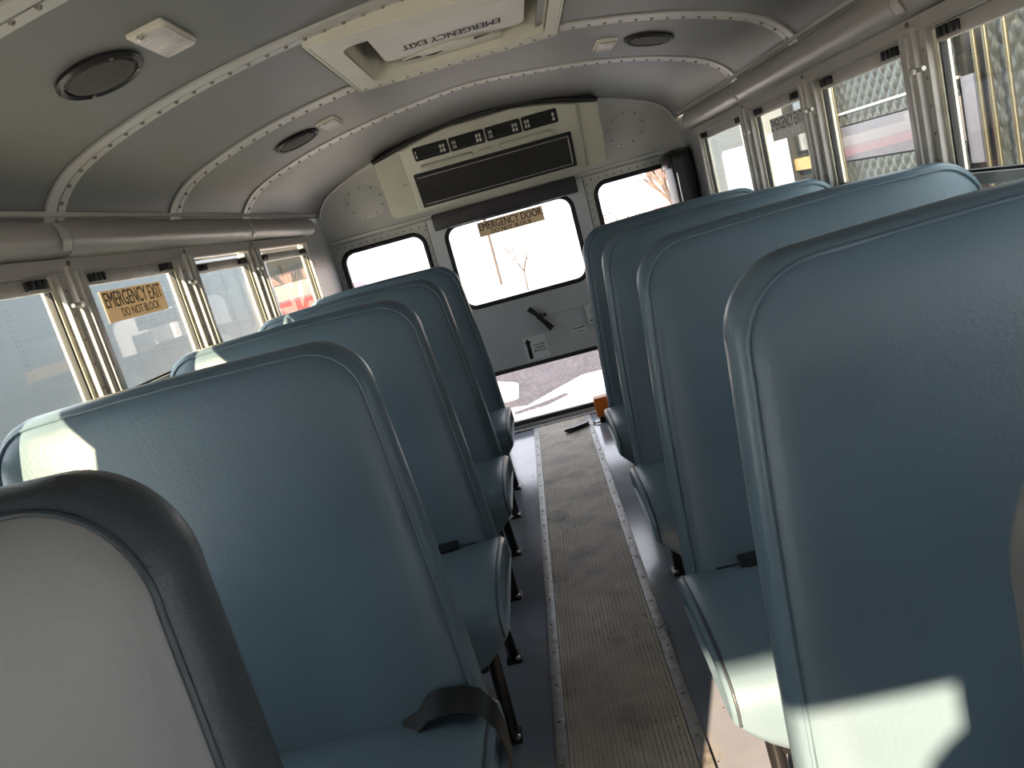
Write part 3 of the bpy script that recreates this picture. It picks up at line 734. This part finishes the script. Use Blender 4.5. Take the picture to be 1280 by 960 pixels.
# ------------------------------------------------------------------ signs and fittings
def window_sign(s, y_left, y_right, z0, z1, stock, label, ink2='ink'):
    """sticker on the side glass; y_left is the reader's left edge"""
    X = s * 1.1275; d = 1 if y_right > y_left else -1
    root = thing('exit_sign', (X, (y_left + y_right) / 2, z0), label, 'sign', 'emergency exit stickers')
    a, b = sorted((y_left, y_right)); MB().box(min(X, X + s * .002), max(X, X + s * .002), a, b, z0, z1).build('plate', stock, root)
    W = abs(y_right - y_left); H = z1 - z0; xd = (0, d, 0)
    def t(body, fx0, fx1, fz0, fz1, ink): text_mesh(body, W * (fx1 - fx0), H * (fz1 - fz0), (X, y_left + d * W * fx0, z0 + H * fz0), xd, (0, 0, 1), 0.0006).build('lettering', ink, root)
    t('EMERGENCY EXIT', 0.03, 0.97, 0.45, 0.95, 'ink'); t('DO NOT BLOCK', 0.22, 0.86, 0.10, 0.38, ink2)
window_sign(-1, -2.722, -2.35, 1.346, 1.438, 'sticker_tan', 'tan emergency exit sticker with black lettering on the side window')
window_sign(1, -1.663, -2.03, 1.346, 1.432, 'sticker_silver', 'grey weathered emergency exit sticker with pale lower lettering on the side window', 'ink_white')
ds = thing('door_sign', (0.01, 0.012, 1.268), 'tan emergency door sticker with black lettering on the rear door window', 'sign')
MB().box(-0.198, 0.220, 0.011, 0.014, 1.268, 1.358).build('plate', 'sticker_tan', ds)
text_mesh('EMERGENCY DOOR', 0.40, 0.046, (-0.188, 0.011, 1.305), (1, 0, 0), (0, 0, 1)).build('lettering', 'ink', ds)
text_mesh('DO NOT BLOCK', 0.26, 0.026, (-0.12, 0.011, 1.273), (1, 0, 0), (0, 0, 1)).build('lettering', 'ink', ds)

dh = thing('release_lever', (0.03, -0.03, 0.68), 'black lever handle slanting on the emergency door under its window', 'lever')
MB().lathe([(0.022, 0), (0.022, 0.012), (0.012, 0.016), (0.012, 0.034)], (0.035, -0.004, 0.695), (0, -1, 0), 16).build('boss', 'black_plastic', dh, 40)
pth = [(-0.020, -0.040, 0.765), (0.020, -0.042, 0.715), (0.055, -0.042, 0.662), (0.092, -0.042, 0.605)]
rings = []
for i, (x, y, z) in enumerate(pth):
    wd = (0.017, 0.013, 0.014, 0.020)[i]; n2 = Vector((0.82, 0, 0.57)) * wd
    rings.append([(x - n2.x, y - .008, z - n2.z), (x + n2.x, y - .008, z + n2.z), (x + n2.x, y + .008, z + n2.z), (x - n2.x, y + .008, z - n2.z)])
MB().loft(rings).build('lever', 'black_plastic', dh)
MB().lathe([(0.010, 0), (0.010, 0.03), (0.006, 0.034)], (0.070, -0.004, 0.700), (0, -1, 0), 12).build('knob', 'black_plastic', dh, 40)
MB().tube([(0.09, -0.012, 0.690), (0.25, -0.012, 0.690), (0.33, -0.012, 0.692)], 0.005, 6).build('latch_rod', 'door_paint', dh, 50)
lb = thing('latch_box', (0.375, -0.01, 0.57), 'small white latch box beside the door handle on the rear door', 'latch box')
MB().bbox(0.322, 0.425, -0.040, -0.006, 0.568, 0.695, 0.006).build('case', 'sticker_white', lb, 40)
MB().lathe([(0.03, 0), (0.03, 0.004), (0.02, 0.006)], (0.375, -0.040, 0.645), (0, -1, 0), 20).build('cap', 'door_paint', lb, 40)
MB().box(0.335, 0.415, -0.0415, -0.039, 0.588, 0.596).build('slot', 'ink', lb)
pl = thing('instruction_placard', (-0.035, -0.008, 0.43), 'white instruction placard with a black up arrow on the rear door', 'placard')
MB().box(-0.110, 0.038, -0.0095, -0.006, 0.432, 0.585).build('plate', 'sticker_white', pl)
MB().add([(x, -0.0100, z) for x, z in ((-0.094, 0.442), (-0.070, 0.442), (-0.070, 0.545), (-0.060, 0.545), (-0.082, 0.576), (-0.104, 0.545), (-0.094, 0.545))], [tuple(range(7))]).build('arrow', 'ink', pl)
def print_line(x0, x1, z0, z1, y, parent, seed):
    """a line of print too small to read: short dark strokes"""
    rnd = random.Random(seed); m = MB(); x = x0
    while x < x1 - 0.002:
        w_ = rnd.uniform(0.003, 0.009); m.box(x, min(x + w_, x1), y - 0.0004, y, z0 + rnd.uniform(0, .25) * (z1 - z0), z1 - rnd.uniform(0, .25) * (z1 - z0)); x += w_ + rnd.uniform(0.0015, 0.004)
    m.build('print_line', 'ink', parent, None, 'stuff')
for j, (xa, xb) in enumerate(((-0.052, 0.022), (-0.044, 0.018), (-0.052, 0.030))):
    print_line(xa, xb, 0.519 - j * 0.019, 0.531 - j * 0.019, -0.0096, pl, 20 + j)
sl = thing('latch_label', (0.255, -0.008, 0.54), 'small white printed label under the latch rod on the rear door', 'label')
MB().box(0.208, 0.300, -0.0095, -0.006, 0.530, 0.572).build('plate', 'sticker_white', sl)
print_line(0.212, 0.296, 0.554, 0.568, -0.0096, sl, 31)
print_line(0.214, 0.294, 0.536, 0.542, -0.0096, sl, 32)

ob = thing('orange_box', (0.275, -0.24, 0.0), 'orange plastic box on a black foot beside the rear door', 'box')
MB().bbox(0.225, 0.325, -0.29, -0.20, 0.032, 0.152, 0.006).build('case', 'orange_plastic', ob, 40)
MB().bbox(0.235, 0.315, -0.31, -0.19, 0.0, 0.034, 0.006).build('foot', 'black_plastic', ob, 40)
MB().tube([(0.24, -0.30, 0.008), (0.21, -0.31, 0.008), (0.19, -0.28, 0.008), (0.20, -0.25, 0.008)], 0.005, 6).build('cord', 'black_plastic', ob, 60)
br = thing('floor_brush', (0.09, -0.32, 0.01), 'flat black brush lying on the aisle runner by the rear door', 'brush')
Mx = Matrix.Translation((0.085, -0.325, 0.009)) @ Matrix.Rotation(math.radians(24), 4, 'Z')
MB().loft([[(x, y, z) for x, y in ((-0.09, -0.005), (-0.03, -0.022), (0.06, -0.024), (0.085, -0.005), (0.08, 0.012), (0.0, 0.016))] for z in (0.010, 0.022)]).xf(Mx).build('back', 'black_plastic', br)
b = MB()
for k in range(22): b.box(-0.075 + k * 0.0068, -0.072 + k * 0.0068, -0.034, 0.008, 0.0, 0.011)
b.xf(Mx).build('bristles', 'black_plastic', br, None, 'stuff')
# crumpled scrap of foam under the cushion with the sunlit front
bm = bmesh.new(); bmesh.ops.create_icosphere(bm, subdivisions=3, radius=1)
for v in bm.verts:
    k = 1 + 0.35 * math.sin(v.co.x * 5 + 1) * math.cos(v.co.y * 6) + random.uniform(-.08, .08)
    v.co = Vector((0.375 + v.co.x * 0.045 * k, -3.255 + v.co.y * 0.032 * k, max(0.0, 0.018 + v.co.z * 0.020 * k)))
fm = MB().add([v.co[:] for v in bm.verts], [[v.index for v in f.verts] for f in bm.faces]); bm.free()
tag(fm.build('foam_scrap', 'foam'), 'crumpled tan foam scrap on the floor under a seat cushion', 'scrap')
# dirt crumbs on the runner
g = MB()
def crumb(x, y, z, r):
    p = [Vector((random.uniform(-1, 1), random.uniform(-1, 1), random.uniform(0, .8))).normalized() * r * random.uniform(.6, 1.2) for _ in range(5)]
    q = [(x + a.x, y + a.y, z + abs(a.z) * .6) for a in p] + [(x, y, z)]
    g.add(q, [(0, 1, 2), (0, 2, 3), (0, 3, 4), (0, 4, 1), (5, 1, 2), (5, 3, 4)])
for cx, cy, sx, sy, n in ((0.155, -2.70, 0.025, 0.06, 90), (-0.10, -1.75, 0.05, 0.10, 70), (0.16, -1.1, 0.02, 0.25, 60), (0.0, -1.3, 0.1, 0.15, 50), (-0.17, -0.55, 0.02, 0.2, 60), (0.18, -0.75, 0.05, 0.08, 60), (0.0, -2.6, 0.09, 0.5, 70), (-0.2, -1.2, 0.06, 0.6, 40), (0.2, -3.0, 0.1, 0.5, 40)):
    for _ in range(n):
        x = random.gauss(cx, sx); crumb(x, random.gauss(cy, sy), 0.0088 if abs(x) < 0.187 else 0.0, random.uniform(0.0015, 0.0050))
dr = g.build('dirt_crumbs', 'dirt', None, None, 'stuff'); tag(dr, 'scattered dirt crumbs and leaf bits on the aisle runner', 'dirt')

# ------------------------------------------------------------------ outdoors
G = -1.0
ground = struct(MB().box(-120, 120, -60, 160, G - 0.2, G).build('ground', 'snow'))
def patch(name, pts, z, m_, label, cat):
    n = len(pts); return tag(MB().add([(x, y, G) for x, y in pts] + [(x, y, G + z) for x, y in pts], [tuple(range(n, 2 * n))] + [(i, (i + 1) % n, n + (i + 1) % n, n + i) for i in range(n)]).build(name, m_), label, cat)
patch('asphalt_strip', [(-3.2, 5.05), (-0.95, 5.0), (-0.45, 4.75), (-0.05, 5.25), (0.35, 5.7), (1.2, 5.75), (2.4, 6.4), (3.0, 8.6), (0.6, 9.0), (-3.4, 8.2)], 0.012, 'asphalt', 'broad speckled grey asphalt area behind the bus', 'asphalt')
patch('grass_strip', [(-2.4, 4.45), (-0.75, 4.55), (-0.66, 4.80), (-0.95, 4.93), (-2.4, 4.98)], 0.02, 'dry_grass', 'strip of dry tan grass at the asphalt edge', 'grass')
patch('shadow_streak', [(-0.60, 4.42), (-0.20, 4.50), (0.12, 4.78), (0.05, 4.86), (-0.25, 4.68), (-0.62, 4.54)], 0.012, 'asphalt', 'narrow dark patch painting a shadow streak on the bright ground behind the bus', 'asphalt')  # cast shadow on the ground, laid as a dark patch in asphalt colour

# box trailer alongside on the tan sign side
tr = thing('box_trailer', (-3.7, 2.1, G), 'pale grey riveted box trailer parked alongside the bus', 'trailer')
TX, TY0, TY1, TZ0, TZ1 = -3.60, -1.8, 6.0, G + 0.55, 1.785
MB().bbox(TX - 2.2, TX, TY0, TY1, TZ0, TZ1, 0.02).build('body', 'trailer_skin', tr, 35)
m = MB()
for k in range(15):
    y = TY0 + 0.3 + k * 0.5
    for dy in (-0.02, 0.02):
        for q in range(40): m.dome((TX, y + dy, 0.2 + q * 0.037), (1, 0, 0), 0.006, 0.004, 5)
m.build('rivets', 'trailer_skin', tr, 40, 'stuff')
MB().bbox(TX - 0.06, TX + 0.02, TY1 - 0.06, TY1 + 0.16, TZ0, TZ1 + 0.01, 0.01).build('corner_post', 'trailer_edge', tr, 35)
MB().bbox(TX - 0.03, TX + 0.012, TY0, TY1, TZ1 - 0.02, TZ1 + 0.02, 0.008).build('top_rail', 'trailer_skin', tr, 35)
MB().bbox(TX - 2.1, TX - 0.1, TY0 + 0.2, TY1 - 0.2, TZ0 - 0.12, TZ0, 0.01).build('chassis', 'tyre', tr)
for y in (4.2, 5.0):
    MB().lathe([(0.30, 0), (0.34, 0.03), (0.34, 0.20), (0.2, 0.22)], (TX - 0.25, y, G + 0.34), (1, 0, 0), 28).build('wheel', 'tyre', tr, 40)

# vans standing crosswise beyond the trailer
def van(name, x0, x1, y0, y1, h, paint, label):
    """panel van with its nose towards -x"""
    root = thing(name, ((x0 + x1) / 2, (y0 + y1) / 2, G), label, 'van'); L = x1 - x0
    pr = [(x1, .35), (x1, h - .12), (x1 - .12, h), (x0 + L * .32, h), (x0 + L * .26, h - .08), (x0 + L * .14, h * .62), (x0 + .05, h * .52), (x0, h * .4), (x0, .35)]
    MB().loft([[(x, y, G + z) for x, z in pr] for y in (y0, y0 + .04, y1 - .04, y1)]).build('body', paint, root, 30)
    MB().box(x0 + L * .26, x0 + L * .40, y0 - .012, y0 + .01, G + h * .60, G + h * .88).build('side_window', 'dark_glass', root)
    MB().box(x0 + L * .42, x1 - .1, y0 - .015, y0 + .01, G + h * .50, G + h * .54).build('trim_strip', 'grey_paint', root)
    MB().box(x0 - .02, x0 + .1, y0 - .01, y1 + .01, G + .35, G + .55).build('bumper', 'tyre', root)
    for x in (x0 + L * .18, x1 - L * .2):
        MB().lathe([(0.2, 0), (0.34, 0.03), (0.34, 0.2), (0.2, 0.22)], (x, y0 + .2, G + .34), (0, -1, 0), 24).build('wheel', 'tyre', root, 40)
        MB().lathe([(0.2, 0), (0.34, 0.03), (0.34, 0.2), (0.2, 0.22)], (x, y1 - .2, G + .34), (0, 1, 0), 24).build('wheel', 'tyre', root, 40)
van('white_van', -8.6, -4.5, 13.2, 15.0, 2.25, 'grey_paint', 'pale panel van standing crosswise in front of the dark shed')
van('red_van', -6.9, -3.2, 9.0, 10.6, 1.95, 'red_paint', 'low red van standing crosswise behind the pale trailer')
g = MB(); N1, N2 = 28, 20
for i in range(N1 + 1):
    for k in range(N2 + 1):
        a = i / N1; b = k / N2; hgt = 0.34 * (math.sin(math.pi * a) * math.sin(math.pi * b)) ** 0.45 * (0.85 + 0.15 * math.sin(9 * a + 4 * b))
        g.v.append((-2.1 + 1.55 * a, 5.35 + 1.0 * b + 0.15 * math.sin(5 * a), G + hgt))
for i in range(N1):
    for k in range(N2):
        a = i * (N2 + 1) + k; g.f.append((a, a + N2 + 1, a + N2 + 2, a + 1))
tag(g.build('snow_bank', 'snow', None, 60), 'low bright white mound at the asphalt edge behind the bus', 'mound')

sh = thing('dark_shed', (-9.5, 17, G), 'dark timber shed with an amber lamp behind the parked cars', 'shed')
SW = MB().box(-14.0, -5.6, 16, 19, G, 2.6).build('wall', 'dark_wall', sh)
MB().loft([[(-14.3, y, 2.6), (-5.3, y, 2.6), (-5.3, y, 2.7), (-9.8, y, 3.4), (-14.3, y, 2.7)] for y in (15.7, 19.3)]).build('roof', 'roof_shingle', sh)
MB().bbox(-6.55, -6.25, 15.9, 16.0, 1.05, 1.25, 0.02).build('lamp', 'amber', sh, 35)
for k in range(4):
    MB().box(-8.2 + k * 0.62, -7.75 + k * 0.62, 15.96, 16.0, 1.2, 1.75).build('window', 'dark_glass', sh)

# quilted steel food truck on the other side
ft = thing('food_truck', (3.2, -0.8, G), 'food truck with quilted stainless steel side parked next to the bus', 'truck')
FX = 2.60; FY0, FY1 = -3.6, 1.50
MB().box(FX + 0.03, FX + 2.0, FY0, FY1, G + 0.45, 2.1).build('body', 'grey_paint', ft)
def quilt(y0, y1, z0, z1):
    st = 0.0125; ny = max(2, int((y1 - y0) / st)); nz = max(2, int((z1 - z0) / st)); q = MB(); P = 0.085
    for i in range(ny + 1):
        for k in range(nz + 1):
            y = y0 + (y1 - y0) * i / ny; z = z0 + (z1 - z0) * k / nz
            a = abs(math.sin(math.pi * (y + z) / (P * 1.414))); b = abs(math.sin(math.pi * (y - z) / (P * 1.414)))
            q.v.append((FX - 0.012 * (a * b) ** 0.6, y, z))
    for i in range(ny):
        for k in range(nz):
            a = i * (nz + 1) + k; q.f.append((a, a + nz + 1, a + nz + 2, a + 1))
    # rim so that the sheet has depth
    q.box(FX, FX + 0.035, y0, y1, z0, z1)
    return q
for (y0, y1, z0, z1) in ((-0.36, 1.48, 1.335, 2.0), (-0.36, 1.48, 0.45, 1.065), (-2.2, -0.66, 0.45, 2.0)):
    quilt(y0, y1, z0, z1).build('quilted_panel', 'quilt_steel', ft, 60)
MB().bbox(FX - 0.012, FX + 0.03, -0.36, 1.48, 1.075, 1.325, 0.008).build('painted_band', 'lavender_paint', ft, 35)
MB().bbox(FX - 0.02, FX + 0.03, -0.36, 1.48, 1.415, 1.430, 0.004).build('bright_strip', 'white_paint', ft, 35)
MB().box(FX - 0.002, FX + 0.03, -0.66, -0.36, 0.45, 2.0).build('door_recess', 'dark_glass', ft)
MB().bbox(FX - 0.03, FX + 0.0, -0.56, -0.42, 0.95, 1.42, 0.01).build('door_panel', 'lavender_paint', ft, 35)
for y in (-0.70, -0.60, -0.37, -0.33, -0.86, 1.22, 1.32, 1.44):
    MB().tube([(FX - 0.035, y, 0.45), (FX - 0.035, y, 2.0)], 0.014, 8).build('chrome_bar', 'chrome_trim', ft, 60)
for y in (-2.6, 0.7): MB().lathe([(0.3, 0), (0.38, 0.03), (0.38, 0.24), (0.2, 0.26)], (FX + 0.06, y, G + 0.38), (1, 0, 0), 28).build('wheel', 'tyre', ft, 40)

# yellow bus with dark windows behind the food truck
yb = thing('yellow_bus', (4.3, 3.6, G), 'dark windowed yellow bus beyond the food truck', 'bus')
MB().bbox(3.22, 5.4, 2.45, 4.05, G + 0.5, 2.4, 0.05).build('body', 'dark_wall', yb, 35)
MB().bbox(3.17, 3.24, 2.45, 4.05, 1.00, 1.13, 0.01).build('yellow_stripe', 'bus_yellow', yb, 35)
MB().bbox(3.16, 3.24, 4.02, 4.10, 0.2, 2.3, 0.01).build('corner_post', 'dark_wall', yb, 35)
MB().bbox(3.19, 3.23, 2.6, 3.95, 1.2, 2.2, 0.01).build('side_glass', 'dark_glass', yb, 35)
for y in (2.9, 3.7): MB().lathe([(0.3, 0), (0.38, 0.03), (0.38, 0.24), (0.2, 0.26)], (3.25, y, G + 0.38), (1, 0, 0), 28).build('wheel', 'tyre', yb, 40)
wv = thing('white_van', (4.4, 6.0, G), 'white panel van parked between the yellow bus and the grey truck', 'van')
vp = [(4.35, .35), (4.35, 2.1), (4.6, 2.45), (6.4, 2.5), (7.2, 1.5), (7.6, 1.2), (7.65, .4)]
MB().loft([[(x, y, G + z) for y, z in vp] for x in (3.55, 3.6, 5.5, 5.55)]).build('body', 'white_paint', wv, 30)
MB().box(3.535, 3.56, 6.15, 6.75, G + 1.45, G + 2.15).build('side_window', 'dark_glass', wv)
for y in (4.9, 6.95): MB().lathe([(0.2, 0), (0.33, 0.03), (0.33, 0.22), (0.2, 0.24)], (3.53, y, G + 0.33), (1, 0, 0), 24).build('wheel', 'tyre', wv, 40)
gt = thing('grey_truck', (5.2, 11, G), 'pale grey box truck parked furthest back beside the white van', 'truck')
MB().bbox(4.05, 6.4, 8.6, 13.0, G + 0.7, 2.05, 0.04).build('box', 'grey_paint', gt, 35)
MB().bbox(4.03, 4.10, 8.55, 8.75, G + 0.7, 2.06, 0.02).build('corner_post', 'white_paint', gt, 35)
MB().loft([[(x, y, G + z) for y, z in ((13.0, .5), (13.0, 2.3), (14.0, 2.2), (14.5, 1.4), (15.2, 1.2), (15.2, .5))] for x in (4.2, 6.2)]).build('cab', 'white_paint', gt, 30)
for y in (9.4, 14.3): MB().lathe([(0.3, 0), (0.45, 0.03), (0.45, 0.26), (0.2, 0.28)], (4.0, y, G + 0.45), (1, 0, 0), 24).build('wheel', 'tyre', gt, 40)

# pole, trees, house behind
up = thing('utility_pole', (-1.25, 25, G), 'thin dark utility pole far behind the rear door window', 'pole')
MB().tube([(-1.25, 25, G), (-1.2, 25, 7.5)], 0.06, 8, taper=0.75).build('shaft', 'bark', up, 60)
MB().bbox(-2.1, -0.3, 24.93, 25.07, 6.6, 6.72, 0.01).build('crossarm', 'bark', up, 35)
def bare_tree(name, loc, h, label, seed, group, levels=5, spread=0.5, r0=0.14):
    rnd = random.Random(seed); root = thing(name, loc, label, 'tree', group); tk = MB(); tw = MB()
    def grow(p, d, L, r, lv):
        q = p + d * L
        mid = p.lerp(q, 0.5) + Vector((rnd.uniform(-1, 1), rnd.uniform(-1, 1), 0)) * L * 0.05
        (tk if lv > levels - 2 else tw).tube([p, mid, q], r, 6 if lv > 2 else 4, taper=0.65)
        if lv == 0: return
        for k in range(3 if lv < levels else 4):
            a = rnd.uniform(0, 2 * math.pi); s_ = rnd.uniform(spread * .5, spread * 1.3)
            nd = (d + Vector((math.cos(a), math.sin(a), rnd.uniform(-.1, .35))) * s_).normalized()
            grow(p.lerp(q, rnd.uniform(.65, 1.0)), nd, L * rnd.uniform(.6, .82), r * 0.58, lv - 1)
    grow(Vector(loc), Vector((0.04, 0, 1)), h * 0.28, r0, levels)
    tk.build('trunk', 'bark', root, 60); tw.build('branches', 'twig', root, 60, 'stuff')
bare_tree('bare_tree', (4.6, 18, G), 5.2, 'leafless tree with spreading branches seen through the rear corner window', 3, 'bare trees')
bare_tree('bare_shrub', (3.1, 20, G), 3.2, 'low brown leafless shrub beside the spreading bare tree', 5, 'bare shrubs', 4, 0.9, 0.05)
bare_tree('bare_shrub', (-0.25, 20, G), 2.4, 'low brown leafless shrub beside the utility pole', 9, 'bare shrubs', 4, 0.5, 0.04)
hs = thing('house', (8.2, 34, G), 'small brick house far behind the spreading bare tree', 'house')
MB().box(7.2, 13, 33, 38, G, 1.8).build('wall', 'brick_red', hs)
MB().loft([[(6.8, y, 1.8), (13.4, y, 1.8), (10.1, y, 3.9)] for y in (32.6, 38.4)]).build('roof', 'roof_shingle', hs)
for x in (7.8, 9.6, 11.4): MB().box(x, x + 0.9, 32.96, 33.02, 0.1, 1.2).build('window', 'dark_glass', hs)
